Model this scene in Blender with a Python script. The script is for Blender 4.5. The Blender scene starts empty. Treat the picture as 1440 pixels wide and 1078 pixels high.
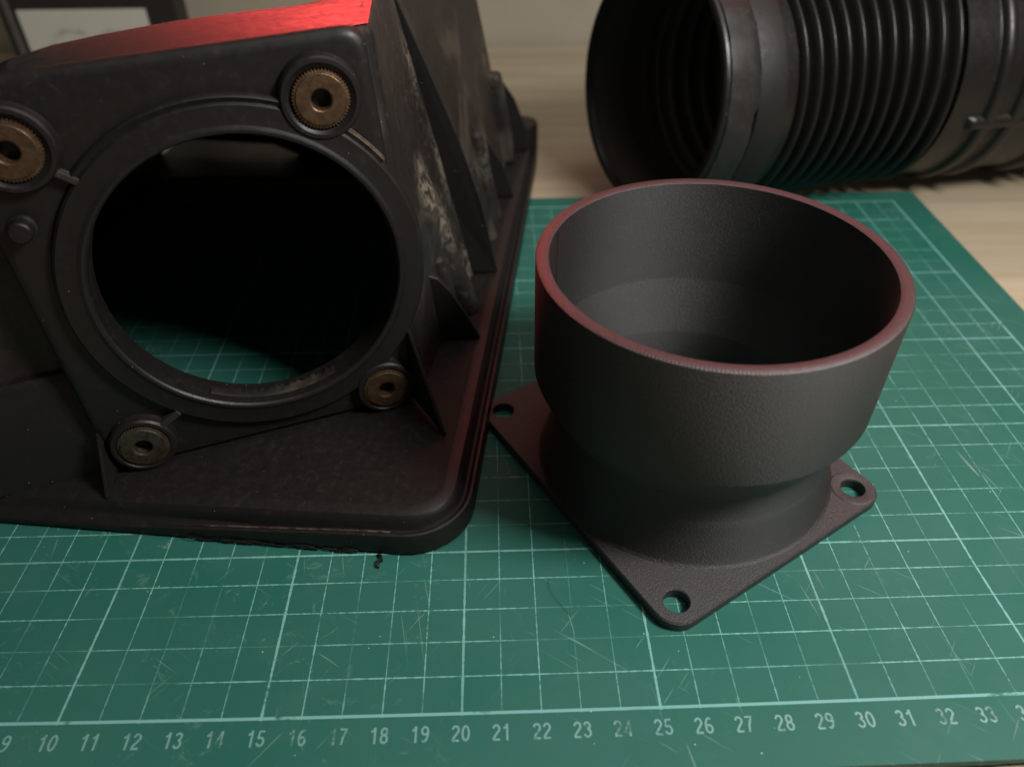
import bpy, bmesh, math, random
from mathutils import Vector, Matrix
random.seed(7)
C = bpy.context.scene
COL = C.collection
PI = math.pi
CM = 0.01                      # everything below is written in centimetres

# ------------------------------------------------------------------ camera, world, lamps, exposure
cam_d = bpy.data.cameras.new('camera'); cam = bpy.data.objects.new('camera', cam_d); COL.objects.link(cam)
Rc = ((0.99959885, -0.02771115, -0.00585857), (-0.0222, -0.6426, -0.76588), (0.0174609, 0.76576626, -0.64288191))
rx, dn, fw = Vector(Rc[0]).normalized(), Vector(Rc[1]), Vector(Rc[2]).normalized()
up = rx.cross(fw).normalized(); rx = fw.cross(up).normalized()
M = Matrix((rx, up, -fw)).transposed().to_4x4()
M.translation = Vector((21.10186511, -9.47408674, 18.70924375)) * CM
cam.matrix_world = M
cam_d.sensor_width = 36; cam_d.lens = 36 * 1080.389 / 1440
cam_d.clip_start = 0.01; cam_d.clip_end = 20
cam_d.dof.use_dof = True; cam_d.dof.focus_distance = 0.222; cam_d.dof.aperture_fstop = 9.5
C.camera = cam

w = bpy.data.worlds.new('World'); C.world = w; w.use_nodes = True
w.node_tree.nodes['Background'].inputs[0].default_value = (1.0, 0.93, 0.84, 1)
w.node_tree.nodes['Background'].inputs[1].default_value = 0.075

def area(name, pos, target, sx, sy, power, color, spread=180):
    l = bpy.data.lights.new(name, 'AREA'); l.shape = 'RECTANGLE'; l.size = sx * CM; l.size_y = sy * CM
    l.energy = power; l.color = color; l.spread = math.radians(spread)
    o = bpy.data.objects.new(name, l); COL.objects.link(o)
    o.location = Vector(pos) * CM
    o.rotation_euler = (Vector(target) - Vector(pos)).to_track_quat('-Z', 'Y').to_euler()
    return o
area('desk_lamp_light', (50, -4, 39), (25, 10, 4), 11, 11, 2.95, (1.0, 0.97, 0.93))
area('ceiling_light', (48, 14, 112), (22, 14, 0), 60, 60, 2.7, (1.0, 0.94, 0.86))
area('red_led_panel_light', (46, 50, 39), (29, 9, 8), 56, 26, 0.17, (1.0, 0.07, 0.10), 70)
area('red_strip_light', (10, 50, 25), (14, 12, 13), 18, 9, 0.038, (1.0, 0.06, 0.06), 24)
C.view_settings.view_transform = 'Standard'; C.view_settings.look = 'None'
C.view_settings.exposure = 0; C.view_settings.gamma = 1
C.render.engine = 'CYCLES'

# ------------------------------------------------------------------ node helper
class N:
    def __init__(s, name):
        s.m = bpy.data.materials.new(name); s.m.use_nodes = True
        s.t = s.m.node_tree; s.b = s.t.nodes['Principled BSDF']
    def new(s, typ, **kw):
        n = s.t.nodes.new(typ)
        for k, v in kw.items(): setattr(n, k, v)
        return n
    def put(s, sock, v):
        if isinstance(v, bpy.types.NodeSocket): s.t.links.new(v, sock)
        else:
            if sock.type == 'RGBA' and not hasattr(v, '__len__'): v = (v, v, v, 1)
            if sock.type == 'RGBA' and len(v) == 3: v = (*v, 1)
            sock.default_value = v
    def op(s, o, a, b=None, c=None, clamp=False):
        n = s.new('ShaderNodeMath', operation=o, use_clamp=clamp)
        s.put(n.inputs[0], a)
        if b is not None: s.put(n.inputs[1], b)
        if c is not None: s.put(n.inputs[2], c)
        return n.outputs[0]
    def coord(s, scale=100.0, sc=(1, 1, 1), loc=(0, 0, 0)):
        tc = s.new('ShaderNodeTexCoord'); mp = s.new('ShaderNodeMapping')
        s.t.links.new(tc.outputs['Object'], mp.inputs[0])
        mp.inputs['Scale'].default_value = [scale * k for k in sc]; mp.inputs['Location'].default_value = loc
        return mp.outputs[0]
    def noise(s, vec, scale, detail=3, rough=0.55, dist=0, dim='3D'):
        n = s.new('ShaderNodeTexNoise', noise_dimensions=dim)
        s.t.links.new(vec, n.inputs['Vector'])
        n.inputs['Scale'].default_value = scale; n.inputs['Detail'].default_value = detail
        n.inputs['Roughness'].default_value = rough; n.inputs['Distortion'].default_value = dist
        return n.outputs[0]
    def ramp(s, v, lo, hi, a=0.0, b=1.0):
        n = s.new('ShaderNodeMapRange', interpolation_type='SMOOTHSTEP')
        s.put(n.inputs[0], v)
        for i, k in enumerate((lo, hi, a, b)): n.inputs[i + 1].default_value = k
        return n.outputs[0]
    def mix(s, f, a, b):
        n = s.new('ShaderNodeMix', data_type='RGBA')
        s.put(n.inputs[0], f); s.put(n.inputs[6], a); s.put(n.inputs[7], b)
        return n.outputs[2]
    def bump(s, h, strength, dist_cm, normal=None):
        n = s.new('ShaderNodeBump'); s.put(n.inputs['Height'], h)
        n.inputs['Strength'].default_value = strength; n.inputs['Distance'].default_value = dist_cm * CM
        if normal is not None: s.t.links.new(normal, n.inputs['Normal'])
        return n.outputs[0]
    def done(s, color=None, rough=None, normal=None, **kw):
        if color is not None: s.put(s.b.inputs['Base Color'], color)
        if rough is not None: s.put(s.b.inputs['Roughness'], rough)
        if normal is not None: s.put(s.b.inputs['Normal'], normal)
        for k, v in kw.items(): s.put(s.b.inputs[k.replace('_', ' ')], v)
        return s.m

# ------------------------------------------------------------------ materials
PRINT = (0.165, 0.37, 0.345)

def mat_wear(n, p):            # where the print has been rubbed or cut away
    a = n.noise(p, 0.55, 2); b = n.noise(p, 6.0, 3, 0.7)
    return n.ramp(n.op('ADD', n.op('MULTIPLY', a, 0.75), n.op('MULTIPLY', b, 0.42)), 0.665, 0.76, 1.0, 0.08)

def make_mat_surface():
    n = N('cutting_mat_surface'); p = n.coord()
    sep = n.new('ShaderNodeSeparateXYZ'); n.t.links.new(p, sep.inputs[0]); x, y, z = sep.outputs
    def lines(v, other, half_thin, half_bold):
        k = n.op('ROUND', v); d = n.op('ABSOLUTE', n.op('SUBTRACT', v, k))
        k5 = n.op('MULTIPLY', n.op('ROUND', n.op('DIVIDE', v, 5.0)), 5.0); d5 = n.op('ABSOLUTE', n.op('SUBTRACT', v, k5))
        cv = n.new('ShaderNodeCombineXYZ'); n.put(cv.inputs[0], n.op('MULTIPLY', k, 3.71)); n.put(cv.inputs[1], n.op('MULTIPLY', other, 0.22))
        fade = n.ramp(n.noise(cv.outputs[0], 1.0, 2), 0.38, 0.56, 0.18, 1.0)     # each line has worn differently
        cv2 = n.new('ShaderNodeCombineXYZ'); n.put(cv2.inputs[0], n.op('MULTIPLY', k, 3.71)); n.put(cv2.inputs[1], n.op('MULTIPLY', other, 5.0))
        rag = n.ramp(n.noise(cv2.outputs[0], 1.0, 4, .7), 0.3, 0.7, -0.010, 0.010)
        t = n.ramp(n.op('SUBTRACT', d, n.op('ADD', rag, half_thin)), -0.006, 0.006, 1.0, 0.0)
        b = n.ramp(n.op('SUBTRACT', d5, n.op('ADD', rag, half_bold)), -0.006, 0.006, 1.0, 0.0)
        return n.op('MAXIMUM', n.op('MULTIPLY', t, fade), n.op('MULTIPLY', b, n.op('ADD', n.op('MULTIPLY', fade, .4), .6)))
    def inside(v, lo, hi): return n.op('MULTIPLY', n.op('GREATER_THAN', v, lo), n.op('LESS_THAN', v, hi))
    dx = lines(x, y, 0.0135, 0.030); dy = lines(y, x, 0.0155, 0.030)
    def edge(v, at): return n.op('LESS_THAN', n.op('ABSOLUTE', n.op('SUBTRACT', v, at)), 0.040)
    brd = n.op('MAXIMUM', n.op('MAXIMUM', edge(x, 0), edge(x, 42)), n.op('MAXIMUM', edge(y, 0), edge(y, 27)))
    L = n.op('MAXIMUM', n.op('MAXIMUM', dx, dy), brd)
    box = n.op('MULTIPLY', inside(x, -0.055, 42.055), inside(y, -0.055, 27.055))
    wear = mat_wear(n, p)
    L = n.op('MULTIPLY', n.op('MULTIPLY', L, box), wear)
    # ground tone, rubbed patches, fine cuts and scuffs
    big = n.noise(p, 0.16, 4, .6); tone = n.mix(n.ramp(big, .3, .7), (0.017, 0.108, 0.082), (0.027, 0.119, 0.093))
    rub = n.ramp(n.noise(p, 0.35, 5, .65, .4), .50, .75, 0, .45)
    tone = n.mix(rub, tone, (0.042, 0.126, 0.103))
    def scratch(rot, sc, th, loc):
        tc = n.new('ShaderNodeTexCoord'); m0 = n.new('ShaderNodeMapping'); n.t.links.new(tc.outputs['Object'], m0.inputs[0]); m0.inputs['Rotation'].default_value = (0, 0, rot)
        mp = n.new('ShaderNodeMapping'); n.t.links.new(m0.outputs[0], mp.inputs[0]); mp.inputs['Scale'].default_value = (100 * sc[0], 100 * sc[1], 100); mp.inputs['Location'].default_value = loc
        return n.ramp(n.noise(mp.outputs[0], 1.0, 2, .5, .25), th, th + .03)
    s1 = scratch(0.6, (0.35, 11), .69, (0, 0, 0)); s2 = scratch(-0.9, (0.4, 13), .70, (5, 2, 0)); s3 = scratch(1.4, (0.3, 9), .70, (9, 7, 0))
    sc = n.op('MAXIMUM', s1, n.op('MAXIMUM', s2, s3))
    zone = n.ramp(n.noise(p, 0.22, 2), .42, .6)
    wx = n.ramp(n.noise(p, 1.1, 6, .75, 1.6), .57, .68)                              # hazy scuffing
    left = n.ramp(x, 10, 24, 1.0, .15)
    tone = n.mix(n.op('MULTIPLY', n.op('MULTIPLY', wx, left), zone), tone, (0.13, 0.22, 0.19))
    tone = n.mix(n.op('MULTIPLY', sc, n.op('MULTIPLY', zone, .55)), tone, (0.21, 0.32, 0.28))
    col = n.mix(L, tone, PRINT)
    grain = n.noise(p, 32, 3, .6)
    col = n.mix(n.ramp(grain, .35, .75, 0, .12), col, (0.02, 0.07, 0.055))
    vo = n.new('ShaderNodeTexVoronoi'); n.t.links.new(p, vo.inputs['Vector']); vo.inputs['Scale'].default_value = 1.9
    dust = n.op('MULTIPLY', n.op('LESS_THAN', vo.outputs['Distance'], .035), n.ramp(n.noise(p, .8, 1), .55, .6))
    col = n.mix(n.op('MULTIPLY', dust, .8), col, (0.55, 0.55, 0.5))
    h = n.op('ADD', n.op('MULTIPLY', grain, .6), n.op('MULTIPLY', sc, -.8))
    h = n.op('ADD', h, n.op('MULTIPLY', L, .35))
    r = n.op('ADD', n.ramp(big, .3, .7, .44, .56), n.op('MULTIPLY', rub, .15))
    return n.done(col, r, n.bump(h, .35, .012), Specular_IOR_Level=.18)

def make_print():
    n = N('mat_print'); p = n.coord()
    a = n.noise(p, 1.3, 2); b = n.noise(p, 11, 3, .7)
    v = n.ramp(n.op('ADD', n.op('MULTIPLY', a, .6), n.op('MULTIPLY', b, .5)), .56, .68, 1, .12)
    return n.done(n.mix(v, (0.030, 0.112, 0.088), (0.14, 0.29, 0.265)), .5, n.bump(b, .3, .01))

def make_plastic(name, base, dustcol, dust_lo, dust_amt, rough, streak=None, bstr=.25):
    n = N(name); p = n.coord(); g = n.new('ShaderNodeNewGeometry')
    fine = n.noise(p, 40, 3, .6); med = n.noise(p, 3.2, 5, .7, .6); big = n.noise(p, .5, 3)
    d = n.op('MULTIPLY', n.ramp(med, dust_lo, dust_lo + .22), n.ramp(big, .35, .65))
    if streak:
        ps = n.coord(100, streak); st = n.ramp(n.noise(ps, 1, 4, .6, .5), .48, .68)
        d = n.op('MAXIMUM', d, n.op('MULTIPLY', st, n.ramp(big, .35, .6)))
    sep = n.new('ShaderNodeSeparateXYZ'); n.t.links.new(g.outputs['Normal'], sep.inputs[0])
    upf = n.ramp(sep.outputs[2], .5, 1, 0, .15)
    d2 = n.op('MULTIPLY', n.op('ADD', d, n.op('MULTIPLY', upf, n.ramp(med, .3, .7))), dust_amt, clamp=True)
    col = n.mix(d2, base, dustcol)
    vo = n.new('ShaderNodeTexVoronoi'); n.t.links.new(p, vo.inputs['Vector']); vo.inputs['Scale'].default_value = 3.3
    sp = n.op('MULTIPLY', n.op('LESS_THAN', vo.outputs['Distance'], .055), n.op('GREATER_THAN', n.noise(p, 2.1, 1), .56))
    col = n.mix(n.op('MULTIPLY', sp, .7), col, (0.25, 0.22, 0.19))
    r = n.op('ADD', n.op('MULTIPLY', d2, .35), n.ramp(med, .3, .7, rough - .05, rough + .06))
    return n.done(col, r, n.bump(n.op('ADD', n.op('MULTIPLY', fine, .5), n.op('MULTIPLY', med, .5)), bstr, .02), Specular_IOR_Level=.34)

def add_stains(m, spots, col):
    """pale scuffs with a shape of their own at given places (cm, object space)"""
    n = N.__new__(N); n.m = m; n.t = m.node_tree; n.b = n.t.nodes['Principled BSDF']
    old = n.b.inputs['Base Color'].links[0].from_socket; p = n.coord(); nz = n.noise(p, 2.6, 5, .72, .8); tot = None
    for c, r, st in spots:
        sb = n.new('ShaderNodeVectorMath', operation='SUBTRACT'); n.t.links.new(p, sb.inputs[0]); sb.inputs[1].default_value = c
        sc = n.new('ShaderNodeVectorMath', operation='DIVIDE'); n.t.links.new(sb.outputs[0], sc.inputs[0]); sc.inputs[1].default_value = r
        ln = n.new('ShaderNodeVectorMath', operation='LENGTH'); n.t.links.new(sc.outputs[0], ln.inputs[0])
        f = n.op('MULTIPLY', n.ramp(ln.outputs['Value'], .2, 1.0, st, 0), 1)
        tot = f if tot is None else n.op('MAXIMUM', tot, f)
    f = n.op('MULTIPLY', tot, n.ramp(nz, .40, .60))
    n.put(n.b.inputs['Base Color'], n.mix(f, old, col))

def make_printed(name, base, rough, aniso=0.0):
    n = N(name); p = n.coord()
    pl = n.coord(100, (1.2, 1.2, 46))
    cells = n.noise(p, 19, 3, .6, .5); fine = n.noise(p, 70, 2); layer = n.noise(pl, 1, 2, .5)
    h = n.op('ADD', n.op('ADD', cells, n.op('MULTIPLY', fine, .35)), n.op('MULTIPLY', layer, .15))
    col = n.mix(n.ramp(cells, .35, .7, 0, .5), base, tuple(k * 1.7 for k in base))
    if aniso:      # stacked print layers smear highlights up and down the wall
        tg = n.new('ShaderNodeTangent', direction_type='RADIAL', axis='Z')
        n.put(n.b.inputs['Tangent'], tg.outputs[0]); n.put(n.b.inputs['Anisotropic'], aniso); n.put(n.b.inputs['Anisotropic Rotation'], .25)
    rough = n.ramp(fine, .35, .65, rough - .10, rough + .08)
    return n.done(col, rough, n.bump(h, 1.0, .019), Specular_IOR_Level=.72)

def make_rim(name, base, rough):
    n = N(name); p = n.coord()
    tc = n.new('ShaderNodeTexCoord'); sep = n.new('ShaderNodeSeparateXYZ'); n.t.links.new(p, sep.inputs[0])
    ang = n.op('ARCTAN2', sep.outputs[1], sep.outputs[0]); rad = n.op('SQRT', n.op('ADD', n.op('POWER', sep.outputs[0], 2), n.op('POWER', sep.outputs[1], 2)))
    zig = n.op('SINE', n.op('MULTIPLY', ang, 330))
    ed = n.op('MAXIMUM', n.ramp(rad, 4.85, 4.95), n.ramp(rad, 4.69, 4.77, 1, 0))
    cell = n.noise(p, 26, 3, .6)
    h = n.op('ADD', n.op('MULTIPLY', n.op('MULTIPLY', zig, ed), .25), n.op('ADD', cell, n.op('MULTIPLY', n.op('SINE', n.op('MULTIPLY', rad, 150)), .15)))
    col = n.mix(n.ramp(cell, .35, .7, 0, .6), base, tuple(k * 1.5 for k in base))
    return n.done(col, rough, n.bump(h, .7, .015), Specular_IOR_Level=.75)

def make_rust():
    n = N('rusty_brass'); p = n.coord()
    a = n.noise(p, 4.5, 6, .7, .5); b = n.noise(p, 16, 4, .7)
    c = n.mix(n.ramp(a, .35, .65), (0.080, 0.048, 0.029), (0.135, 0.085, 0.049))
    c = n.mix(n.ramp(b, .5, .7, 0, .7), c, (0.07, 0.03, 0.016))
    return n.done(c, n.ramp(b, .3, .7, .34, .6), n.bump(b, .5, .012), Metallic=.75)
def make_steel():
    n = N('dull_steel'); p = n.coord(); a = n.noise(p, 5, 6, .7, .5); b = n.noise(p, 18, 4, .7)
    c = n.mix(n.ramp(a, .42, .62), (0.105, 0.088, 0.072), (0.075, 0.045, 0.030))
    return n.done(c, n.ramp(b, .3, .7, .28, .5), n.bump(b, .4, .012), Metallic=.8)

def make_wood(name, a, b, sc=(.05, 1.2, 1)):
    n = N(name); p = n.coord(100, sc); q = n.coord()
    g = n.noise(p, .5, 6, .65, .8); g2 = n.noise(n.coord(100, (.15, 6, 1)), 1, 4, .6, .2)
    c = n.mix(n.ramp(g, .3, .7), a, b)
    c = n.mix(n.ramp(g2, .5, .75, 0, .35), c, tuple(k * .6 for k in a))
    return n.done(c, .5, n.bump(g2, .2, .02))

def flat(name, col, rough, noise_amt=.3, sc=3):
    n = N(name); p = n.coord(); a = n.noise(p, sc, 4, .6)
    return n.done(n.mix(n.ramp(a, .3, .7, 0, noise_amt), col, tuple(k * .55 for k in col)), rough, n.bump(a, .15, .02))

m_mat = make_mat_surface(); m_print = make_print()
m_house = make_plastic('worn_black_plastic', (0.0090, 0.0080, 0.0074), (0.045, 0.036, 0.028), .55, .35, .44)
m_roof = make_plastic('smooth_black_plastic', (0.0105, 0.009, 0.0085), (0.03, 0.025, 0.02), .6, .2, .47, None, .05)
m_wall_dirty = make_plastic('dirty_black_plastic', (0.013, 0.0108, 0.0102), (0.075, 0.060, 0.046), .50, .55, .46, (1.1, .25, .16))
m_fin = make_plastic('matt_black_plastic', (0.008, 0.0075, 0.007), (0.05, 0.04, 0.03), .60, .5, .55)
m_dust = make_plastic('dusty_edge_plastic', (0.022, 0.017, 0.014), (0.085, 0.060, 0.043), .40, .9, .6)
m_rubber = make_plastic('black_rubber', (0.0095, 0.0085, 0.0078), (0.05, 0.045, 0.04), .58, .4, .36, None, .12)
m_lining = make_plastic('brightened_brown_rubber', (0.075, 0.062, 0.054), (0.09, 0.078, 0.068), .5, .4, .42, None, .1)  # base lightened to stand in for light inside the hose mouth
m_rubber_old = make_plastic('scuffed_rubber', (0.014, 0.0125, 0.0115), (0.05, 0.043, 0.038), .5, .6, .5, None, .6)
add_stains(m_wall_dirty, [((6.3, 5.2, 7.0), (1.6, 1.3, 1.6), 1), ((6.0, 6.4, 5.0), (1.5, 1.5, 1.6), .7), ((5.0, 8.0, 9.6), (.8, .9, 2.2), .8), ((6.2, 8.3, 6.5), (1, .8, 2.5), .5), ((7.0, 14.5, 4.0), (2, 2.4, 1.8), .8), ((6.6, 19.5, 6.0), (2, 1.2, 3.0), .7), ((6.9, 8.0, 2.0), (1.2, 3.0, 1.3), .7)], (0.21, 0.18, 0.135))
m_collar = make_plastic('dull_rubber', (0.009, 0.008, 0.0075), (0.022, 0.019, 0.017), .5, .4, .56, None, .2)
m_prn = make_printed('textured_printed_plastic', (0.0115, 0.0110, 0.0103), .50, .87)
m_prn_fl = make_printed('printed_flange_plastic', (0.020, 0.0175, 0.0175), .55)
m_rim = make_rim('red_lit_top_layer', (0.030, 0.016, 0.017), .46)  # rim base tinted red to add to the red lamps' reflection
m_rust = make_rust(); m_steel = make_steel()
m_wood = make_wood('pale_wood', (0.35, 0.285, 0.195), (0.44, 0.37, 0.265))
m_wallp = flat('painted_wall', (0.42, 0.375, 0.29), .8, .15, .3)
m_blackbox = flat('black_card', (0.02, 0.019, 0.018), .5, .3, 2)

def make_sketch():
    n = N('pencil_sketch_paper'); p = n.coord(100, (1, 1, 1))
    sep = n.new('ShaderNodeSeparateXYZ'); n.t.links.new(p, sep.inputs[0])
    nz = n.noise(p, .9, 3, .6)
    def arc(cx, cz, r, wd):
        dx = n.op('SUBTRACT', sep.outputs[0], cx); dz = n.op('SUBTRACT', sep.outputs[2], cz)
        d = n.op('ABSOLUTE', n.op('SUBTRACT', n.op('SQRT', n.op('ADD', n.op('MULTIPLY', dx, dx), n.op('MULTIPLY', dz, dz))), r))
        return n.ramp(d, 0, wd, 1, 0)
    a = n.op('MAXIMUM', arc(4.6, 1.4, 1.7, .35), n.op('MULTIPLY', arc(7.6, 1.7, 1.35, .28), 1.2))
    f = n.op('MULTIPLY', n.op('MULTIPLY', a, n.ramp(nz, .35, .7)), .55)
    return n.done(n.mix(f, (0.60, 0.60, 0.52), (0.16, 0.16, 0.15)), .75)
m_sketch = make_sketch()

# ------------------------------------------------------------------ mesh helpers
def obj(name, verts, faces, mat, parent=None, smooth=35, origin=None, mats=None):
    """verts in world cm; stored relative to the parent (or to origin)."""
    L = Vector(parent['_at']) if parent is not None else Vector(origin or (0, 0, 0))
    me = bpy.data.meshes.new(name)
    me.from_pydata([tuple((Vector(v) - L) * CM) for v in verts], [], faces)
    if mat is not None: me.materials.append(mat)
    bm = bmesh.new(); bm.from_mesh(me); bmesh.ops.remove_doubles(bm, verts=bm.verts, dist=1e-6)
    bmesh.ops.recalc_face_normals(bm, faces=bm.faces); bm.to_mesh(me); bm.free()
    if smooth:
        me.shade_smooth(); me.set_sharp_from_angle(angle=math.radians(smooth))
    o = bpy.data.objects.new(name, me); COL.objects.link(o)
    if parent is not None: o.parent = parent
    else: o.location = L * CM
    o['_at'] = tuple(L)
    return o
def thing(name, label, cat, at, group=None):
    o = bpy.data.objects.new(name, None); COL.objects.link(o); o.location = Vector(at) * CM; o.empty_display_size = .02
    o['_at'] = tuple(at); o['label'] = label; o['category'] = cat
    if group: o['group'] = group
    return o
def tag(o, label, cat, group=None):
    o['label'] = label; o['category'] = cat
    if group: o['group'] = group
    return o
def bevel(o, width, seg=2, angle=30):
    m = o.modifiers.new('bevel', 'BEVEL'); m.width = width * CM; m.segments = seg; m.limit_method = 'ANGLE'; m.angle_limit = math.radians(angle)
    m.harden_normals = False
    return o

def skin(loops, closed=True, cap0=False, cap1=False):
    V = []; F = []; n = len(loops[0])
    for l in loops: V += [tuple(p) for p in l]
    for i in range(len(loops) - 1):
        for j in range(n if closed else n - 1):
            k = (j + 1) % n
            F.append((i * n + j, i * n + k, (i + 1) * n + k, (i + 1) * n + j))
    if cap0: F.append(tuple(range(n)))
    if cap1: F.append(tuple(range((len(loops) - 1) * n, len(loops) * n)))
    return V, F
def frame_pt(o, ex, ey, ez): return lambda x, y, z: o + ex * x + ey * y + ez * z
def lathe(P, prof, n=96, cap0=False, cap1=False, cx=0, cy=0, wob=None):
    loops = []
    for r, z in prof:
        l = []
        for k in range(n):
            a = 2 * PI * k / n; rr = r * (wob(a) if wob else 1)
            l.append(P(cx + rr * math.cos(a), cy + rr * math.sin(a), z))
        loops.append(l)
    return skin(loops, True, cap0, cap1)
def merge(*parts):
    V = []; F = []
    for v, f in parts:
        k = len(V); V += v; F += [tuple(i + k for i in q) for q in f]
    return V, F
def prism(pts, d):             # polygon (world) pushed along vector d
    n = len(pts); V = [Vector(p) for p in pts] + [Vector(p) + d for p in pts]
    F = [tuple(range(n)), tuple(range(2 * n - 1, n - 1, -1))] + [(i, (i + 1) % n, n + (i + 1) % n, n + i) for i in range(n)]
    return V, F
def hexa(b, t):                # bottom quad, top quad
    return list(b) + list(t), [(3, 2, 1, 0), (4, 5, 6, 7), (0, 1, 5, 4), (1, 2, 6, 5), (2, 3, 7, 6), (3, 0, 4, 7)]
def box(x0, x1, y0, y1, z0, z1):
    return hexa([(x0, y0, z0), (x1, y0, z0), (x1, y1, z0), (x0, y1, z0)], [(x0, y0, z1), (x1, y0, z1), (x1, y1, z1), (x0, y1, z1)])

# ------------------------------------------------------------------ tabletop, wall
V, F = box(-90, 130, -1.62 - 30, 55.5, -4.3, -.3)
tb = obj('tabletop', V, F, m_wood, smooth=0); tb['kind'] = 'structure'; bevel(tb, .2)
V, F = box(-120, 170, 56.2, 60, -60, 120)
wl = obj('wall', V, F, m_wallp, smooth=0); wl['kind'] = 'structure'

# ------------------------------------------------------------------ cutting mat
def mat_z(x, y):               # the near edge of the old mat curls up a little at both sides
    t = max(0, min(1, (4.5 - y) / 5.0)); t = t * t * (3 - 2 * t)
    return t * min(.26, .13 * ((x - 21) / 11.0) ** 2)
X0, X1, Y0, Y1, RR = -1.5, 43.45, -1.6, 28.05, .35
def mat_loop(ins, z):
    x0, x1, y0, y1, r = X0 + ins, X1 - ins, Y0 + ins, Y1 - ins, max(.02, RR - ins)
    pts = []
    for cx, cy, a0 in ((x1 - r, y1 - r, 0), (x0 + r, y1 - r, 90), (x0 + r, y0 + r, 180), (x1 - r, y0 + r, 270)):
        for k in range(5):
            a = math.radians(a0 + k * 22.5); pts.append((cx + r * math.cos(a), cy + r * math.sin(a)))
    out = []
    for i, p in enumerate(pts):
        q = pts[(i + 1) % len(pts)]; L = math.dist(p, q); m = max(1, int(L / 1.5)) if L > 1 else 1
        for k in range(m):
            t = k / m; out.append((p[0] + (q[0] - p[0]) * t, p[1] + (q[1] - p[1]) * t))
    return [(x, y, z + mat_z(x, y)) for x, y in out]
loops = [mat_loop(.03, -.28), mat_loop(0, -.25), mat_loop(0, -.05), mat_loop(.02, -.01), mat_loop(.06, 0)]
V, F = skin(loops); nl = len(loops[0])
top = obj('cutting_mat', V, F, m_mat, origin=(0, 0, 0))
# top surface as a fine grid joined by triangulating towards the outline
bm = bmesh.new(); bm.from_mesh(top.data)
bd = [e for e in bm.edges if e.is_boundary and all(v.co.z > -.0012 for v in e.verts)]
r = bmesh.ops.holes_fill(bm, edges=bd, sides=0)
for k in range(0, 44):
    bmesh.ops.bisect_plane(bm, geom=bm.verts[:] + bm.edges[:] + bm.faces[:], plane_co=((k - .25) * CM, 0, 0), plane_no=(1, 0, 0))
for k in range(-1, 6):
    bmesh.ops.bisect_plane(bm, geom=bm.verts[:] + bm.edges[:] + bm.faces[:], plane_co=(0, (k + .1) * CM, 0), plane_no=(0, 1, 0))
for v in bm.verts:
    if v.co.z > -.0009: v.co.z = mat_z(v.co.x / CM, v.co.y / CM) * CM
bm.to_mesh(top.data); bm.free()
top.data.shade_smooth(); top.data.set_sharp_from_angle(angle=math.radians(35))
tag(top, 'green self-healing cutting mat with worn centimetre grid and numbered lower border', 'cutting mat')

def arc_(cx, cy, rx_, ry_, a0, a1, n=14):
    return [(cx + rx_ * math.cos(math.radians(a0 + (a1 - a0) * k / n)), cy + ry_ * math.sin(math.radians(a0 + (a1 - a0) * k / n))) for k in range(n + 1)]
GLYPH = {   # centre lines of narrow grotesque figures in a box 0.5 wide, 1 high
    '0': [arc_(.25, .5, .19, .43, 90, 450, 28)],
    '1': [[(.07, .73), (.17, .77), (.25, .84), (.29, .99)], [(.30, 1.0), (.30, 0)]],
    '2': [arc_(.25, .70, .18, .23, 172, -20, 14) + [(.33, .50), (.14, .24), (.06, .07)], [(.04, .06), (.46, .06)]],
    '3': [arc_(.24, .73, .165, .20, 165, -90, 14), arc_(.24, .29, .185, .23, 90, -165, 16)],
    '4': [[(.47, .25), (.04, .25), (.34, .95)], [(.355, 1.0), (.355, 0)]],
    '5': [[(.43, .93), (.13, .93), (.09, .50)], arc_(.235, .31, .19, .245, 130, -165, 18)],
    '6': [arc_(.25, .29, .18, .23, 0, 360, 22), arc_(.33, .38, .27, .56, 180, 98, 10) + arc_(.27, .80, .13, .14, 90, 25, 5)],
    '7': [[(.04, .93), (.45, .93), (.34, .70), (.24, .42), (.18, 0)]],
    '8': [arc_(.25, .72, .16, .21, 0, 360, 22), arc_(.25, .28, .185, .225, 0, 360, 22)],
    '9': [arc_(.25, .71, .18, .23, 0, 360, 22), arc_(.17, .62, .27, .56, 0, -82, 10) + arc_(.23, .20, .13, .14, -90, -155, 5)],
}
def number(txt, x, y, hh):
    st_ = .064; V = []; F = []; wid = .5; adv = .60; tot = adv * len(txt) - (adv - wid)
    for ci, ch in enumerate(txt):
        ox = ci * adv - tot / 2
        for li, line in enumerate(GLYPH[ch]):
            n = len(line); base = len(V)
            for i, q in enumerate(line):
                p0 = Vector(line[max(0, i - 1)]); p1 = Vector(line[min(n - 1, i + 1)])
                if line[0] == line[-1] or math.dist(line[0], line[-1]) < 1e-6:
                    p0 = Vector(line[(i - 1) % (n - 1)]); p1 = Vector(line[(i + 1) % (n - 1)])
                d = (p1 - p0).normalized(); nn = Vector((-d.y, d.x)) * st_
                for sg in (1, -1):
                    gx = x + (ox + q[0] + nn.x * sg) * hh; gy = y + (q[1] - .5 + nn.y * sg) * hh
                    V.append((gx, gy, mat_z(gx, gy) + .006 + .0006 * li))
            F += [(base + 2 * i, base + 2 * i + 1, base + 2 * i + 3, base + 2 * i + 2) for i in range(n - 1)]
    me = bpy.data.meshes.new('printed_number'); me.from_pydata([(a * CM, b * CM, c * CM) for a, b, c in V], [], F); me.materials.append(m_print)
    o = bpy.data.objects.new('printed_number', me); COL.objects.link(o); o.parent = top
    o['label'] = 'pale number %s printed on the mat border' % txt
for k in range(1, 42):
    number(str(k), k - .02, -.50, .41)

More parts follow.
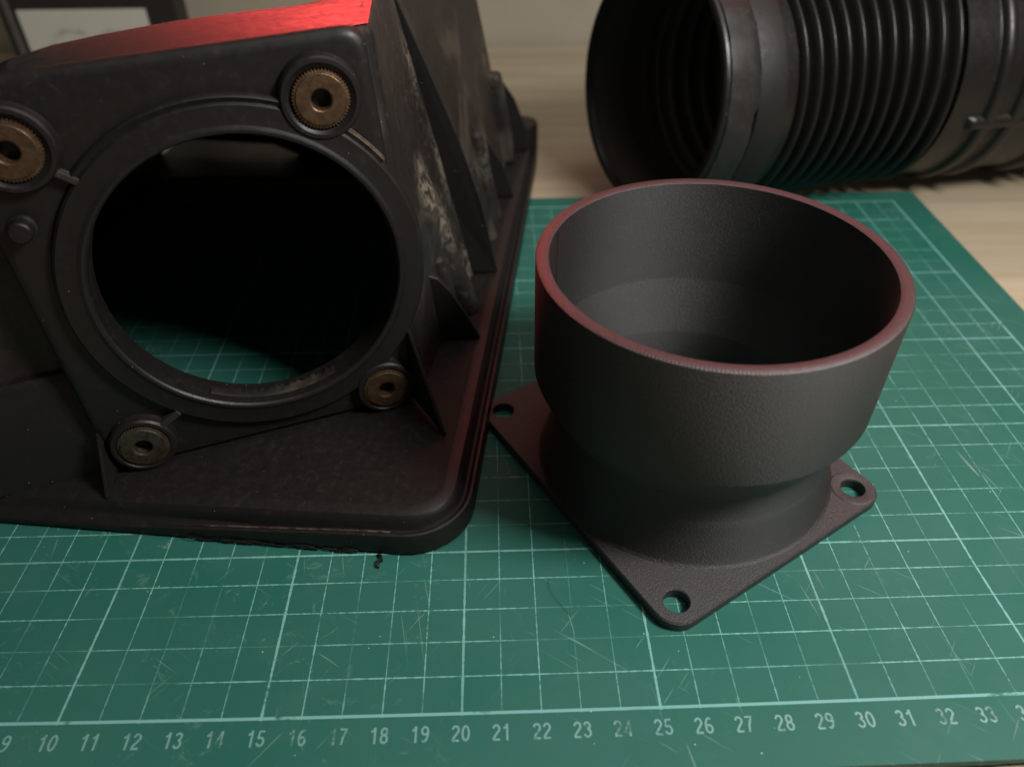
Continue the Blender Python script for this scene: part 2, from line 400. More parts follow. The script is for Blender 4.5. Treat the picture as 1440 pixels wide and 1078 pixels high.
# ------------------------------------------------------------------ adapter (square flange + stepped tube)
AX, AY = 27.2, 8.67
ad = thing('duct_adapter', 'dark grey 3D-printed round duct adapter with red-lit rim on a flat flange', 'duct adapter', (AX, AY, 0))
ho = [Vector((21.25, 10.92)), Vector((25.90, 2.86)), Vector((32.30, 6.83))]; ho.append(ho[0] + ho[2] - ho[1])
cen = sum(ho, Vector((0, 0))) / 4
def rounded_poly(pts, r, seg=8):
    out = []; n = len(pts)
    for i in range(n):
        p, a, b = pts[i], pts[i - 1], pts[(i + 1) % n]
        u = (a - p).normalized(); v = (b - p).normalized(); ang = u.angle(v) / 2
        t = r / math.tan(ang); c = p + (u + v).normalized() * (r / math.sin(ang))
        s = (p + u * t) - c; e = (p + v * t) - c
        a0 = math.atan2(s.y, s.x); a1 = math.atan2(e.y, e.x); d = (a1 - a0 + PI) % (2 * PI) - PI
        for k in range(seg + 1): out.append(c + Vector((math.cos(a0 + d * k / seg), math.sin(a0 + d * k / seg))) * r)
    return out
e1 = (ho[1] - ho[0]).normalized(); e2 = (ho[2] - ho[1]).normalized(); mg = .74
corn = [ho[0] - e1 * mg - e2 * mg, ho[1] + e1 * mg - e2 * mg, ho[2] + e1 * mg + e2 * mg, ho[3] - e1 * mg + e2 * mg]
TH = .36
bm = bmesh.new()
def bm_ring(pts, z): return [bm.verts.new(((p[0] - AX) * CM, (p[1] - AY) * CM, z * CM)) for p in pts]
def edges_of(r): return [bm.edges.get((r[i], r[(i + 1) % len(r)])) or bm.edges.new((r[i], r[(i + 1) % len(r)])) for i in range(len(r))]
def off(pts, d): return [p + (Vector((cen.x, cen.y)) - p).normalized() * d for p in pts]
outl = rounded_poly(corn, .72)
hr = .37
def circ(c, r, n=32): return [Vector((c.x + r * math.cos(2 * PI * k / n), c.y + r * math.sin(2 * PI * k / n))) for k in range(n)]
for zt, zs in ((TH, -1), (0, 1)):
    o_in = bm_ring(off(outl, .05), zt + .0); hs = [bm_ring(circ(h, hr + .03), zt) for h in ho]
    hs.append(bm_ring(circ(Vector((AX, AY)), 3.9, 64), zt))
    es = edges_of(o_in)
    for h in hs: es += edges_of(h)
    bmesh.ops.triangle_fill(bm, use_beauty=True, use_dissolve=False, edges=es)
    if zt > 0: T_o, T_h = o_in, hs
    else: B_o, B_h = o_in, hs
def bridge(a, b):
    n = len(a)
    for i in range(n): bm.faces.new((a[i], a[(i + 1) % n], b[(i + 1) % n], b[i]))
m1 = bm_ring(outl, TH - .05); m2 = bm_ring(outl, .05)
bridge(T_o, m1); bridge(m1, m2); bridge(m2, B_o)
for k, h in enumerate(ho):
    i1 = bm_ring(circ(h, hr), TH - .03); i2 = bm_ring(circ(h, hr), .03)
    bridge(T_h[k], i1); bridge(i1, i2); bridge(i2, B_h[k])
bridge(T_h[4], B_h[4])
bmesh.ops.recalc_face_normals(bm, faces=bm.faces)
me = bpy.data.meshes.new('flange'); bm.to_mesh(me); bm.free(); me.materials.append(m_prn_fl)
me.shade_smooth(); me.set_sharp_from_angle(angle=math.radians(30))
fl = bpy.data.objects.new('flange', me); COL.objects.link(fl); fl.parent = ad; fl['_at'] = (AX, AY, 0)
Pa = lambda x, y, z: Vector((AX + x, AY + y, z))
HT = 7.78
def arcp(r0, z0, r1, z1, bulge, n=6):   # slightly rounded transition
    return [(r0 + (r1 - r0) * t + bulge * math.sin(PI * t), z0 + (z1 - z0) * t) for t in [k / n for k in range(n + 1)]]
outer = [(4.80, TH + .003), (4.73, TH + .05)] + arcp(4.70, TH + .10, 4.44, 1.80, -.03) + [(4.405, 1.90), (4.355, 2.02), (4.34, 2.72)] + arcp(4.37, 2.86, 4.96, 4.0, .015, 5) + [(5.0, 4.12), (5.02, HT - .06), (5.0, HT - .02)]
rimp = [(5.0, HT - .02), (4.97, HT), (4.68, HT), (4.65, HT - .02)]
inner = [(4.65, HT - .02), (4.64, HT - .1), (4.63, 4.3), (4.6, 4.2), (3.98, 2.5), (3.95, 2.4), (3.9, .0)]
V, F = lathe(Pa, outer, 160); obj('tube_wall', V, F, m_prn, ad, 28)
V, F = lathe(Pa, rimp, 160); obj('top_rim', V, F, m_rim, ad, 50)['label'] = 'flat top edge with red lamp light put into its colour'
V, F = lathe(Pa, inner, 160); obj('inner_bore', V, F, m_prn, ad, 28)
V, F = lathe(Pa, [(.0, TH + .001), (.0, TH + .001)], 3)
# raised pads around the holes that meet the tube foot
for k in (2,):
    pv = ho[k] - Vector((AX, AY))
    V, F = lathe(Pa, [(.70, TH + .004), (.66, TH + .035), (.42, TH + .035), (.385, TH + .02), (.375, TH - .1)], 40, cx=pv.x, cy=pv.y); obj('hole_pad', V, F, m_prn_fl, ad, 30)
# seam line where the printer changed layers
V = []; F = []
a = math.radians(157)
r0 = 4.625
V, F = prism([Pa(r0 * math.cos(a), r0 * math.sin(a), 4.35), Pa(r0 * math.cos(a + .006), r0 * math.sin(a + .006), 4.35), Pa(r0 * math.cos(a + .006), r0 * math.sin(a + .006), HT - .05), Pa(r0 * math.cos(a), r0 * math.sin(a), HT - .05)], Vector((-math.cos(a), -math.sin(a), 0)) * .012)
obj('layer_seam', V, F, m_prn_fl, ad, 0)

# ------------------------------------------------------------------ air filter housing
O_ = Vector((13.288, 9.564, 6.712)); XA = Vector((.955, .295, .04)).normalized(); NN = Vector((.291, -.954, .075)); NN = (NN - XA * NN.dot(XA)).normalized(); YA = NN.cross(XA)
FP = frame_pt(O_, XA, YA, NN)                    # plane of the port plate: x right, y up, z out of the plate
ah = thing('air_filter_housing', 'large worn black plastic air filter housing with round port, on the left', 'filter housing', (13, 10, 0))
HX, HY = .78, 0.0
# skirt and ledge: rounded rectangle in a frame turned by 7.4 degrees and sinking to the left
B0 = Vector((20.0, 4.66, 0)); th = math.radians(7.4); BX = Vector((math.cos(th), -math.sin(th), 0)); BY = Vector((math.sin(th), math.cos(th), 0))
TILT = .037
def BP(a, b, z, floor=False):
    p = B0 + BX * a + BY * b; p.z = z if floor else z + TILT * a
    return p
WD, DP = 22.0, 29.5
def bloop(ins, z, r, floor=False, jag=0):
    out = []
    a0, a1, b0, b1 = -WD + ins, -ins, ins, DP - ins; r = max(.1, r - ins)
    for ca, cb, s in ((a1 - r, b1 - r, 0), (a0 + r, b1 - r, 90), (a0 + r, b0 + r, 180), (a1 - r, b0 + r, 270)):
        for k in range(9):
            t = math.radians(s + k * 11.25); out.append((ca + r * math.cos(t), cb + r * math.sin(t)))
    pts = []
    for i, p in enumerate(out):
        q = out[(i + 1) % len(out)]; L = math.dist(p, q); m = 60 if L > 5 else 1
        for k in range(m): t = k / m; pts.append((p[0] + (q[0] - p[0]) * t, p[1] + (q[1] - p[1]) * t))
    rnd = random.Random(3)
    res = []
    for a, b in pts:
        j = 0
        if not floor and z > .1 and b > DP - 2 and -20 < a < -14.8: z_ = min(z, 1.45)
        else: z_ = z
        if jag and b < 1.5 and a < -2.5: j = rnd.random() ** 3 * jag
        res.append(BP(a, b, z_ + (j if floor else 0), floor))
    return res
LZ = 1.36
sk = [bloop(.06, .02, 1.9, True, .09), bloop(.0, .10, 1.9, True, .03), bloop(-.0, .86, 1.9), bloop(.03, .93, 1.9), bloop(.10, .95, 1.9), bloop(.16, .92, 1.9), bloop(.22, .87, 1.9),
      bloop(.30, .87, 1.9), bloop(.34, .93, 1.9), bloop(.38, 1.08, 1.9), bloop(.43, 1.20, 1.9), bloop(.52, 1.29, 1.9), bloop(.66, 1.34, 1.9), bloop(.86, LZ, 1.9)]
for l in sk[2:9]:               # the lip runs down towards the left, where the skirt has been trimmed
    for p in l:
        a_ = (p - B0).dot(BX); b_ = (p - B0).dot(BY)
        if b_ < 2: p.z -= .030 * max(0, -a_ - 3)
# keep the low left skirt above the mat
for l in sk[2:]:
    for i, p in enumerate(l):
        if p.y < 31: p.z = max(p.z, .16 + .05 * sk.index(l))
        else: p.z = max(p.z, .02)
V, F = skin(sk); obj('base_skirt', V, F, m_house, ah, 25)
V, F = skin([bloop(.26, .10, 1.9, True), bloop(.26, .5, 1.9)]); 
# worn brown line along the lip groove
wl_ = [Vector(BP(a, .20, .885)) - Vector((0, 0, .030 * max(0, -a - 3))) for a in [(-9.3 + k * .12) for k in range(60)]]
V, F = skin([[p + Vector((0, -.035, .0)) for p in wl_], [p + Vector((0, -.02, .03 + .012 * math.sin(i * 1.7))) for i, p in enumerate(wl_)], [p + Vector((0, .03, .025)) for p in wl_], [p + Vector((0, .05, 0)) for p in wl_]], closed=False)
obj('worn_lip_line', V, F, m_dust, ah, 40)
# ledge with an opening under the body; back widened to keep the floor dark
def body_poly():
    P = [FP(-13, -5.2, -.5), FP(-5, -5.2, -.5), FP(5.2, -5.2, -.5), Vector((18.6, 12.5, 0)), Vector((20.0, 18.5, 0)), Vector((21.1, 25.5, 0)), Vector((21.7, 28.2, 0)), Vector((21.2, 29.0, 0)), Vector((4, 29.4, 0)), Vector((1.2, 20, 0))]
    return [Vector((p.x, p.y)) for p in P]
inner_l = sk[-1]; cc = Vector((12, 19))
poly = body_poly()
def ray_poly(c, d, poly):
    best = None
    for i in range(len(poly)):
        a, b = poly[i], poly[(i + 1) % len(poly)]; e = b - a
        den = d.x * e.y - d.y * e.x
        if abs(den) < 1e-9: continue
        t = ((a.x - c.x) * e.y - (a.y - c.y) * e.x) / den; u = ((a.x - c.x) * d.y - (a.y - c.y) * d.x) / den
        if t > 0 and -1e-6 <= u <= 1 + 1e-6 and (best is None or t > best): best = t
    return c + d * best
il = []
for p in inner_l:
    d = (Vector((p.x, p.y)) - cc).normalized(); q = ray_poly(cc, d, poly); z = LZ + TILT * ((Vector((q.x, q.y, 0)) - B0).dot(BX))
    if (Vector((p.x, p.y)) - cc).length < (q - cc).length: q = Vector((p.x, p.y))
    il.append(Vector((q.x, q.y, max(z, .76) if not (q.y > 28 and 3 < q.x < 9.5) else .95)))
il2 = [p - Vector((0, 0, .2)) for p in il]
V, F = skin([inner_l, il, il2]); obj('ledge', V, F, m_house, ah, 25)

# port plate (outline in polar form around the port, so that the ring bulges past the right edge)
def rect_r(t, x0, x1, y0, y1):
    c, s = math.cos(t), math.sin(t); r = 1e9
    if c > 1e-9: r = min(r, (x1(0) - HX) / c) if callable(x1) else min(r, (x1 - HX) / c)
    if c < -1e-9: r = min(r, (x0 - HX) / c)
    if s > 1e-9: r = min(r, (y1 - HY) / s)
    if s < -1e-9: r = min(r, (y0 - HY) / s)
    return r
NP = 360
def plate_loop(ins, z, ring=5.06):
    # rounded rectangle by explicit outline, resampled by angle
    pts = rounded_poly([Vector((-5.08 + ins, -5.45)), Vector((5.35 - ins, -5.45)), Vector((5.22 - ins, 6.28 - ins)), Vector((-5.08 + ins, 6.28 - ins))], .55, 8)
    out = []
    for k in range(NP):
        t = 2 * PI * k / NP; d = Vector((math.cos(t), math.sin(t)))
        q = ray_poly(Vector((HX, HY)), d, pts); r = max((q - Vector((HX, HY))).length, ring - ins * .8)
        out.append(FP(HX + d.x * r, HY + d.y * r, z))
    return out
def circ_loop(r, z): return [FP(HX + r * math.cos(2 * PI * k / NP), HY + r * math.sin(2 * PI * k / NP), z) for k in range(NP)]
back_ = plate_loop(0, -1.9); short_ = plate_loop(0, -.36)
back_ = [s_ if 20 < k * 360 / NP < 160 else b_ for k, (b_, s_) in enumerate(zip(back_, short_))]
prof = [back_, plate_loop(0, -.34), plate_loop(.03, -.18), plate_loop(.10, -.07), plate_loop(.2, -.015), plate_loop(.32, 0), circ_loop(4.6, 0)]
V, F = skin(prof); obj('port_plate', V, F, m_house, ah, 30)
PH = lambda x, y, z: FP(HX + x, HY + y, z)
V, F = lathe(PH, [(5.10, -.02), (5.05, .06), (5.02, .20), (4.95, .27), (4.48, .275), (4.44, .285), (4.40, .31), (4.34, .325), (4.27, .31), (4.22, .26), (4.205, .18), (4.20, -.15), (4.19, -.25), (4.19, -.8), (4.3, -.84), (4.5, -.84), (4.6, -.3)], NP)
obj('port_ring', V, F, m_house, ah, 26)
# brown dirt caught along the bottom of the port mouth
pts0 = []
for k in range(60):
    t = math.radians(238 + k * 55 / 59); wv = .12 + .22 * abs(math.sin(k * .9) * math.sin(k * .37)) + .1
    pts0.append((t, wv))
V, F = skin([[PH(4.18 * math.cos(t), 4.18 * math.sin(t), -.02) for t, _ in pts0], [PH(4.15 * math.cos(t), 4.15 * math.sin(t), -.08) for t, _ in pts0], [PH(4.15 * math.cos(t), 4.15 * math.sin(t), -.12 - wv) for t, wv in pts0], [PH(4.185 * math.cos(t), 4.185 * math.sin(t), -.18 - wv) for t, wv in pts0]], closed=False)
obj('dirt_crust', V, F, m_wall_dirty, ah, 60)
# raised dusty rib where ring and plate edge meet, right above
for a0, a1, rr_ in ((33, 53, 5.13), (66, 134, 5.14)):
    t_ = [math.radians(a0 + (a1 - a0) * k / 24) for k in range(25)]
    V, F = skin([[PH(r_ * math.cos(t), r_ * math.sin(t), z_) for t in t_] for r_, z_ in ((rr_ - .13, .2), (rr_ - .04, .24), (rr_, .27), (rr_ + .05, .22), (rr_ + .07, .0))], closed=False)
    rb = obj('arc_rib', V, F, m_dust if a0 < 60 else m_house, ah, 40)
# bolt bosses with knurled inserts
bol = [(-3.74, 4.66), (3.74, 4.70), (3.88, -4.74), (-3.80, -4.66)]
for i, (bx_, by_) in enumerate(bol):
    Pb = frame_pt(FP(bx_, by_, 0), XA, YA, NN)
    R_ = 1.06 if i < 2 else .96
    V, F = lathe(Pb, [(R_ + .06, -.02), (R_ + .02, .1), (R_, .26), (R_ - .05, .33), (R_ - .15, .34), (R_ - .19, .30), (.80, .26), (.77, .24), (.765, -.2)], 72)
    bs = obj('bolt_boss', V, F, m_house, ah, 28)
    # knurled collar: teeth on the rim
    nt = 52; loops = []
    for r_, z_, tooth in ((.735, -.15, 1), (.735, .30, 1), (.715, .345, 1), (.665, .36, 0), (.655, .385, 0), (.64, .395, 0), (.31, .395, 0), (.275, .375, 0), (.255, .33, 0), (.25, .28, 0), (.262, .24, 0), (.248, .2, 0), (.262, .16, 0), (.248, .12, 0), (.262, .08, 0), (.248, .04, 0), (.25, -.6, 0)):
        l = []
        for k in range(nt * 4):
            t = 2 * PI * k / (nt * 4); rr_ = r_ + (tooth * (.03 if (k % 4) < 2 else -.005)); l.append(Pb(rr_ * math.cos(t), rr_ * math.sin(t), z_))
        loops.append(l)
    V, F = skin(loops, True, False, True)
    ins_ = obj('threaded_insert', V, F, m_rust if i in (0, 1, 2) else m_steel, ah, 28)
    ins_['label'] = 'rusty brass insert with knurled rim' if i < 3 else 'dull steel insert with brown rim'
# webs joining far bosses to the ring
def web(x0, y0, x1, y1, wd, mat, h=.3):
    d = Vector((x1 - x0, y1 - y0)).normalized(); nrm = Vector((-d.y, d.x)) * wd / 2
    b = [FP(x0 + nrm.x, y0 + nrm.y, -.02), FP(x1 + nrm.x, y1 + nrm.y, -.02), FP(x1 - nrm.x, y1 - nrm.y, -.02), FP(x0 - nrm.x, y0 - nrm.y, -.02)]
    V, F = hexa(b, [p + NN * h for p in b]); return bevel(obj('web', V, F, mat, ah, 0), .04)
web(-3.02, 3.98, -2.55, 3.62, .2, m_dust, .29)
web(-3.08, -4.12, -2.45, -3.76, .2, m_dust, .33)
web(2.6, 4.35, 3.1, 4.2, .5, m_house, .26)
# small round peg at the left
Pp = frame_pt(FP(-4.28, 2.68, 0), XA, YA, NN)
V, F = lathe(Pp, [(.36, -.02), (.35, .06), (.29, .09), (.28, .40), (.24, .45), (.05, .46)], 40, cap1=True); obj('peg', V, F, m_house, ah, 30)

# body shell: roof strip, sloping roof, side wall, back wall
crest = [(9.3, 8.95, 12.9), (9.75, 9.6, 13.0), (10.34, 10.56, 13.02), (11.22, 11.36, 13.03), (12.72, 12.5, 13.03), (14.5, 13.4, 13.03), (16.3, 14.1, 13.03), (17.75, 14.9, 13.03)]
front = [FP(-4.3, 6.28, -.34), FP(-3.2, 6.28, -.34), FP(-2.2, 6.28, -.34), FP(-1, 6.28, -.34), FP(.6, 6.28, -.34), FP(2.3, 6.28, -.34), FP(3.8, 6.28, -.34), FP(4.75, 6.24, -.34)]
mid1 = [Vector(f).lerp(Vector(c), .4) + Vector((0, 0, .03)) for f, c in zip(front, crest)]
mid2 = [Vector(f).lerp(Vector(c), .8) + Vector((0, 0, .02)) for f, c in zip(front, crest)]
crest_d = [Vector(c) + Vector((-.25 if i < 3 else 0, .35, -.35)) for i, c in enumerate(crest)]
back = [Vector((.2 + 20.1 * (i / 7) ** 1.0, 33.6 - 3.6 * i / 7, 10.2 - (1 - i / 7) * 5.2)) for i in range(8)]
back_low = [Vector((p.x + (.6 if i == 7 else 0), p.y + .3, 1.42 if i in (1, 2, 3) else .30)) for i, p in enumerate(back)]
def between(t, right):          # a roof row that ends on the side wall's top edge
    row = [c_.lerp(b_, t) for c_, b_ in zip(crest_d, back)]; dlt = Vector(right) - row[7]
    return [r_ + dlt * (i / 7) ** 2 for i, r_ in enumerate(row)]
crest[7] = tuple(Vector(crest[7])); crest_d[7] = Vector((17.72, 15.6, 13.05))
front[7] = FP(4.97, 6.2, -.36); mid1[7] = Vector((17.88, 12.2, 13.0)); mid2[7] = Vector((17.80, 13.6, 13.05)); crest[7] = (17.73, 14.9, 13.1)
V, F = skin([front, mid1, mid2, [Vector(c) for c in crest], crest_d, between(.22, (17.72, 18.5, 12.9)), between(.62, (18.9, 24.5, 11.6)), back, back_low], closed=False)
rf = obj('roof', V, F, m_roof, ah, 40)
wallquad_later = [Vector((1.6, 21, -.2)), Vector((2.0, 33.4, -.2)), Vector((2.0, 33.4, 4.2)), Vector((1.6, 21, 6))]
# side wall as a small grid of stations from front to back
st = [(tuple(FP(5.0, 6.2, -.36)), tuple(FP(5.22, -5.4, -.36))), ((17.93, 12.2, 13.0), (18.62, 12.1, 1.32)), ((17.78, 14.9, 13.1), (19.15, 14.6, 1.36)), ((17.72, 18.5, 12.9), (20.08, 18.5, 1.36)), ((18.9, 24.5, 11.6), (21.1, 25.5, 1.36)), ((20.3, 30, 10.2), (21.9, 30.6, 1.36))]
rows = []
NS = 30; NV = 16
def lerp_st(u):
    k = min(int(u * (len(st) - 1)), len(st) - 2); t = u * (len(st) - 1) - k
    return Vector(st[k][0]).lerp(Vector(st[k + 1][0]), t), Vector(st[k][1]).lerp(Vector(st[k + 1][1]), t)
for j in range(NV + 1):
    v = j / NV; row = []
    for i in range(NS + 1):
        u = i / NS; T, Bt = lerp_st(u)
        p = T.lerp(Bt, v); b_ = math.sin(PI * v) * .06 * math.sin(PI * min(1, u * 1.4))
        # low bulges where the clips and webs sit
        for uc, vc, su, sv, am in ((.43, .60, .05, .10, .38), (.47, .86, .06, .12, .45), (.78, .62, .05, .25, .42), (.70, .9, .05, .1, .3)):
            b_ += am * math.exp(-((u - uc) / su) ** 2 - ((v - vc) / sv) ** 2)
        p = p + Vector((.97, -.2, .1)) * b_
        row.append(p)
    rows.append(row)
r0_ = rows[0]
rows[0:1] = [[p + Vector((-.34, .0, .01)) for p in r0_], [p + Vector((-.18, .0, -.01)) for p in r0_], [p + Vector((-.06, .0, -.06)) for p in r0_], [p + Vector((.01, .0, -.16)) for p in r0_], [p + Vector((.05, 0, -.32)) for p in r0_]]
rows.append([p + Vector((.05, 0, -.5)) for p in rows[-1]])
V, F = skin(rows, closed=False)
sw = obj('side_wall', V, F, m_wall_dirty, ah, 50)
# left part: recessed front wall above a stepped shelf
def wallquad(name, pts, mat, th=.2):
    V = [Vector(p) for p in pts]; o = obj(name, V, [tuple(range(len(V)))], mat, ah, 0)
    md = o.modifiers.new('thick', 'SOLIDIFY'); md.thickness = th * CM; md.offset = 0; return o
wallquad('front_wall', [FP(-5.0, -2.2, -1.05), FP(-14, -2.4, -1.2), FP(-14, 4.4, -1.9), FP(-4.9, 6.15, -.9)], m_wall_dirty)
shelf = [[FP(x, -2.1, -1.3), FP(x, -2.13, -.75), FP(x, -2.2, -.66), FP(x, -2.34, -.60), FP(x, -4.6 - .0, -.40), FP(x, -5.6, -.2)] for x in (-14, -11, -8, -5.6, -5.0)]
V, F = skin([list(r_) for r_ in shelf], closed=False); obj('shelf_step', V, F, m_house, ah, 30)
wallquad('left_wall', [FP(-13.4, -6, -1.2), Vector((.4, 34.2, .3)), Vector((1.0, 34.2, 3.8)), FP(-13.4, 4.6, -2.2)], m_house)
wallquad('leak_blocker', wallquad_later, m_house)  # added panel that hides a light leak inside the housing
wallquad('left_roof', [FP(-4.2, 6.15, -.5), FP(-13.6, 4.4, -2.2), Vector((.8, 34, 3.6)), Vector((2.4, 33.8, 5.0))], m_house)

# gussets standing on the side ledge, plates square to the wall
def fin(name, pts, th, mat=m_fin, dirv=Vector((-.28, .96, 0))):
    V, F = prism(pts, dirv * th); return bevel(obj(name, V, F, mat, ah, 0), .07, 3)
zl = LZ
fin('gusset', [(17.85, 18.45, 12.3), (17.98, 18.45, 12.2), (18.85, 18.47, 9.9), (19.8, 18.5, 7.3), (20.6, 18.5, 4.6), (21.2, 18.55, zl), (19.6, 18.5, zl), (18.4, 18.6, 6)], .42)
fin('gusset', [(18.65, 13.75, 4.25), (19.05, 13.78, 4.1), (19.45, 13.8, 3.55), (19.95, 13.85, 2.55), (20.5, 13.9, zl), (18.6, 13.8, zl)], .38)
fin('gusset', [(20.3, 25.45, 4.6), (20.75, 25.45, 4.4), (21.5, 25.5, 3.2), (22.1, 25.55, zl), (20.6, 25.5, zl)], .3)
fin('gusset', [(21.0, 31.0, 5.3), (21.7, 31.0, 5.1), (22.3, 31.0, 4.2), (22.9, 31.05, 2.6), (23.0, 31.05, zl), (21, 31, zl)], .3)
V, F = hexa([(20.6, 29.3, zl), (22.3, 29.3, zl), (22.3, 30.8, zl), (20.6, 30.8, zl)], [(20.3, 29.6, 5.9), (21.5, 29.6, 5.9), (21.6, 30.5, 5.9), (20.3, 30.5, 5.9)])
bevel(obj('corner_post', V, F, m_wall_dirty, ah, 0), .25, 3)
Pl = lambda x, y, z: Vector((22.75 + x, 32.4 + y, z))
V, F = lathe(Pl, [(.85, .2), (.85, 2.3), (.8, 2.45), (.65, 2.52), (.05, 2.52)], 40, cap1=True); obj('corner_lug', V, F, m_house, ah, 30)
def buttress(p0, p1, r0, r1):
    p0, p1 = Vector(p0), Vector(p1); ax_ = (p1 - p0).normalized(); u = ax_.cross(Vector((0, 1, 0))).normalized(); v = ax_.cross(u)
    V, F = skin([[p0 + (p1 - p0) * t + u * (r * math.cos(2 * PI * k / 28)) + v * (r * math.sin(2 * PI * k / 28)) for k in range(28)] for t, r in ((-.04, .05), (-.02, r0 * .6), (0, r0 * .9), (.05, r0), (1, r1))], True, True)
    obj('buttress', V, F, m_wall_dirty, ah, 40)
buttress((18.75, 16.0, 5.6), (19.85, 16.0, 1.2), .42, .62)
buttress((18.95, 14.9, 4.2), (19.35, 14.9, 1.2), .30, .50)
buttress((19.9, 21.6, 4.6), (20.6, 21.8, 1.2), .4, .6)
buttress((20.3, 23.4, 5.4), (20.95, 23.6, 1.2), .35, .5)
# slim upright blades in front of the plate
bl = [FP(5.0, -2.75, .05), Vector((19.38, 8.62, zl)), FP(4.75, -5.4, .05)]
V, F = prism([bl[0], bl[0] + NN * .3 + Vector((0, 0, -.1)), bl[1] + Vector((0, 0, .12)), bl[1], bl[2]], Vector((-.13, .05, 0))); bevel(obj('blade', V, F, m_house, ah, 0), .02)
b2 = Vector((8.99, 6.63, zl - .4))
V, F = prism([FP(-5.0, -3.95, 0), FP(-4.95, -3.95, .12), b2 + Vector((0, 0, .06)), b2, FP(-4.9, -5.4, -.05)], Vector((.10, .0, 0))); bevel(obj('blade', V, F, m_house, ah, 0), .02)

# ------------------------------------------------------------------ corrugated hose
hz = thing('corrugated_hose', 'fat black corrugated rubber air hose lying behind the adapter, open end facing left', 'hose', (28.2, 26.5, 0))
ax = []; p = Vector((28.25, 26.52, 6.26)); s = 0.0; ds = .05
while s < 34:
    t = max(0, min(1, (s - 2) / 12)); t = t * t * (3 - 2 * t)
    az = .41 + (.15 - .41) * t; el = -.10 * (1 - max(0, min(1, s / 7)))
    d = Vector((math.cos(az) * math.cos(el), math.sin(az) * math.cos(el), math.sin(el))); ax.append((s, p.copy(), d.copy())); p = p + d * ds; s += ds
def hose(rfun, s0, s1, step, nseg=112):
    loops = []; s = s0
    while s <= s1 + 1e-6:
        _, c, d = ax[min(len(ax) - 1, int(round(s / ds)))]; u = Vector((-d.y, d.x, 0)).normalized(); v = d.cross(u).normalized(); r_ = rfun(s)
        loops.append([c + u * (r_ * math.cos(2 * PI * k / nseg)) + v * (r_ * math.sin(2 * PI * k / nseg)) for k in range(nseg)]); s += step
    return loops
PITCH = .90; S0 = 4.4; NR = 11
def r_out(s):
    if s < 3.35: return 5.62
    if s < S0 - .35: return 5.55
    if s < S0 + NR * PITCH - .4:
        f = (s - S0) / PITCH; c_ = math.cos(2 * PI * f)
        return 5.50 + .30 * (math.copysign(abs(c_) ** .75, c_))
    r = 5.58
    for c0, wd, h in ((15.9, .36, .30), (17.3, .36, .30), (20.6, .4, .3)):
        r = max(r, 5.58 + h * max(0, 1 - ((s - c0) / wd) ** 2) ** .5 if abs(s - c0) < wd else r)
    if s > 21.6: r = 5.55 + .3 * math.cos(2 * PI * (s - 21) / PITCH)
    return r
def r_in(s):
    if s < 2.2: return 5.22 - .03 * s
    return r_out(s) - .26
V1, F1 = skin(hose(r_out, 1.9, 32, .05)); obj('hose_wall', V1, F1, m_rubber, hz, 60)
V1, F1 = skin(hose(r_in, .3, 32, .1)); obj('hose_lining', V1, F1, m_lining, hz, 60)
def hp(s, r_, a):
    _, c, d = ax[min(len(ax) - 1, int(round(max(0, s) / ds)))]; u = Vector((-d.y, d.x, 0)).normalized(); v = d.cross(u).normalized()
    return c + u * (r_ * math.cos(a)) + v * (r_ * math.sin(a)) + (d * s if s < 0 else Vector())
def cuff(name, prof, mat, n=160, wob=0, sh=45, ragged=0):
    rnd = random.Random(11); ph = [rnd.random() * 6 for _ in range(5)]
    loops = []
    for q, (s_, r_) in enumerate(prof):
        l = []
        for k in range(n):
            a = 2 * PI * k / n
            e = wob * (math.sin(7 * a + ph[0]) + .6 * math.sin(17 * a + ph[1] + q) + .5 * math.sin(31 * a + ph[2] * q))
            es = ragged * (math.sin(5 * a + 1) + .7 * math.sin(13 * a + 2) + (1.5 if math.sin(9 * a) > .82 else 0)) if q >= len(prof) - 3 else 0
            l.append(hp(s_ + es, r_ + e, a))
        loops.append(l)
    V, F = skin(loops); return obj(name, V, F, mat, hz, sh)
cuff('mouth_lip', [(.5, 5.2), (.15, 5.24), (.0, 5.32), (-.04, 5.42), (.0, 5.54), (.1, 5.6), (.3, 5.62), (.5, 5.62)], m_rubber)
cuff('scuffed_band', [(.22, 5.55), (.25, 5.68), (.45, 5.72), (.9, 5.73), (1.3, 5.74), (1.62, 5.73), (1.72, 5.68), (1.74, 5.55)], m_rubber_old, 260, .02, 45, .05)
cuff('smooth_collar', [(1.74, 5.5), (1.78, 5.66), (1.9, 5.70), (2.6, 5.76), (3.05, 5.80), (3.18, 5.78), (3.26, 5.70), (3.28, 5.45)], m_collar)
# short bridging bar between the broad rings
for s_a, s_b in ((14.9, 18.0),):
    ang = math.radians(-168); vs = []
    for dr, da in ((0, -.065), (.22, -.055), (.36, -.03), (.40, 0), (.36, .03), (.22, .055), (0, .065)):
        vs.append([hp(s_a + (s_b - s_a) * k / 16, 5.5 + dr * (1 if 0 < k < 16 else .2), ang + da) for k in range(17)])
    V, F = skin(vs, closed=False); obj('bridge_bar', V, F, m_rubber, hz, 60)

# ------------------------------------------------------------------ things behind
fr = thing('framed_sketch', 'black framed white paper with faint pencil sketch, standing behind the filter housing', 'picture', (-13.7, 50, -.3))
V, F = box(-13.7, -1.2, 50, 52.2, -.3, 9.5); bevel(obj('frame', V, F, m_blackbox, fr, 0), .12)
V, F = box(-12.4, -3.35, 49.93, 49.99, .2, 4.2); obj('paper', V, F, m_sketch, fr, 0)
V, F = box(-13.2, -12.75, 49.8, 49.98, -.2, 9.3); bevel(obj('frame_strip', V, F, flat('grey_trim', (.10, .10, .09), .5), fr, 0), .05)

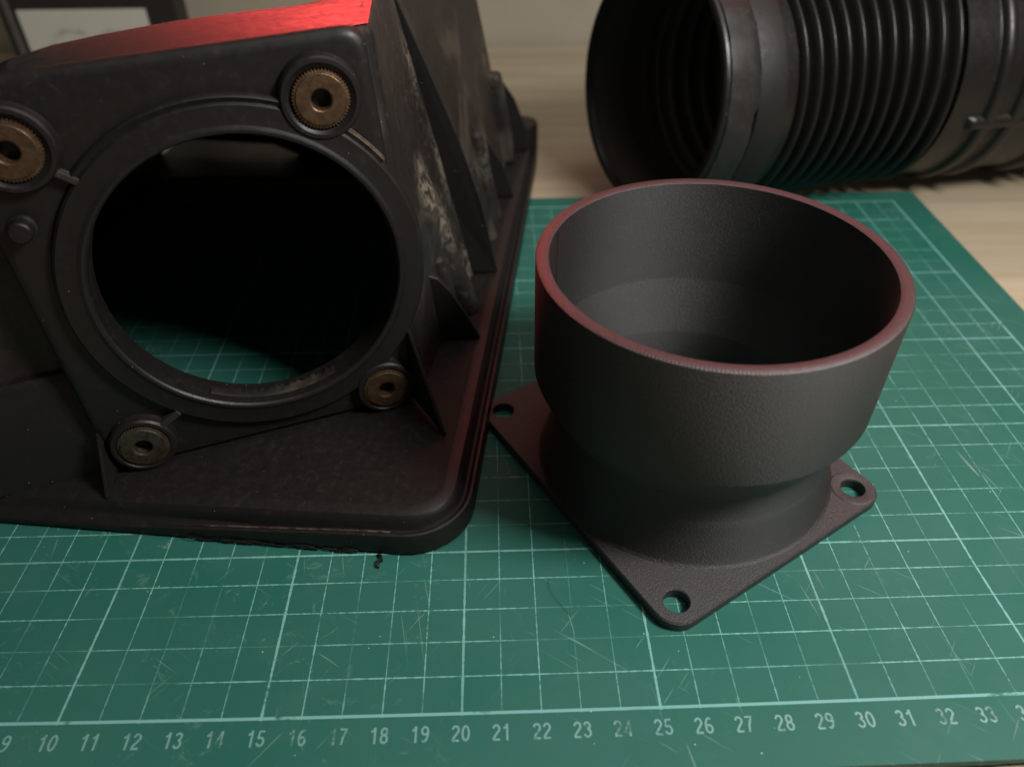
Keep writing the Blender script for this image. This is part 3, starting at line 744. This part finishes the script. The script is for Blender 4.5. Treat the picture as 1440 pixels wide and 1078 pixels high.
# small loose bits
def strip_mesh(pts, wd, th_):      # a thin curled strip standing on its edge
    loops = []
    for i, p in enumerate(pts):
        d = (pts[min(i + 1, len(pts) - 1)] - pts[max(i - 1, 0)]).normalized(); u = Vector((-d.y, d.x, 0)).normalized() * th_ / 2; k_ = .35 + .65 * math.sin(PI * (i + .6) / (len(pts) + .2))
        loops.append([p - u, p + u, p + u + Vector((0, 0, wd * k_)), p - u + Vector((0, 0, wd * k_))])
    return skin(loops, True, True, True)
sp_ = [Vector((17.36 + .10 * math.sin(k * .55) + .018 * k, 4.93 - .045 * k + .03 * math.sin(k * 1.3), .01 + .02 * math.sin(k * .8) ** 2)) for k in range(11)]
V, F = strip_mesh(sp_, .13, .07)
tag(obj('plastic_shaving', V, F, m_fin, smooth=50, origin=tuple(sp_[0])), 'small curled black plastic shaving on the mat below the housing corner', 'plastic shaving')
rnd = random.Random(5); MV = []; MF = []
for q in range(26):
    a0 = -9.0 + 5.4 * rnd.random() ** .7; L_ = .15 + .5 * rnd.random(); zz = .02 + .16 * rnd.random(); o_ = rnd.random() * .05
    pts = [BP(a0 + L_ * k / 5, -.02 - o_ * math.sin(PI * k / 5) - .02 * rnd.random(), zz - zz * .5 * k / 5 + .02 * rnd.random(), True) for k in range(6)]
    MV_, MF_ = strip_mesh(pts, .05 + .05 * rnd.random(), .02 + .02 * rnd.random()); k0 = len(MV); MV += MV_; MF += [tuple(i + k0 for i in f) for f in MF_]
bo = obj('cut_burrs', MV, MF, m_house, ah, 50); bo['kind'] = 'stuff'; bo['label'] = 'ragged plastic burrs along the trimmed lower edge'
hp_ = [Vector((22.45 + .55 * t - .25 * math.sin(t * 3), 3.95 - 1.15 * t + .12 * math.sin(t * 4), .02 + .05 * math.sin(t * PI))) for t in [k / 24 for k in range(25)]]
V, F = skin([[q + Vector((.005 * math.cos(a), .005 * math.sin(a) * .5, .005 * math.sin(a))) for a in (0, 2.1, 4.2)] for q in hp_])
tag(obj('hair', V, F, m_fin, origin=tuple(hp_[0])), 'thin dark curved hair lying on the mat left of the flange corner', 'hair')

for o in C.objects:
    if '_at' in o: del o['_at']
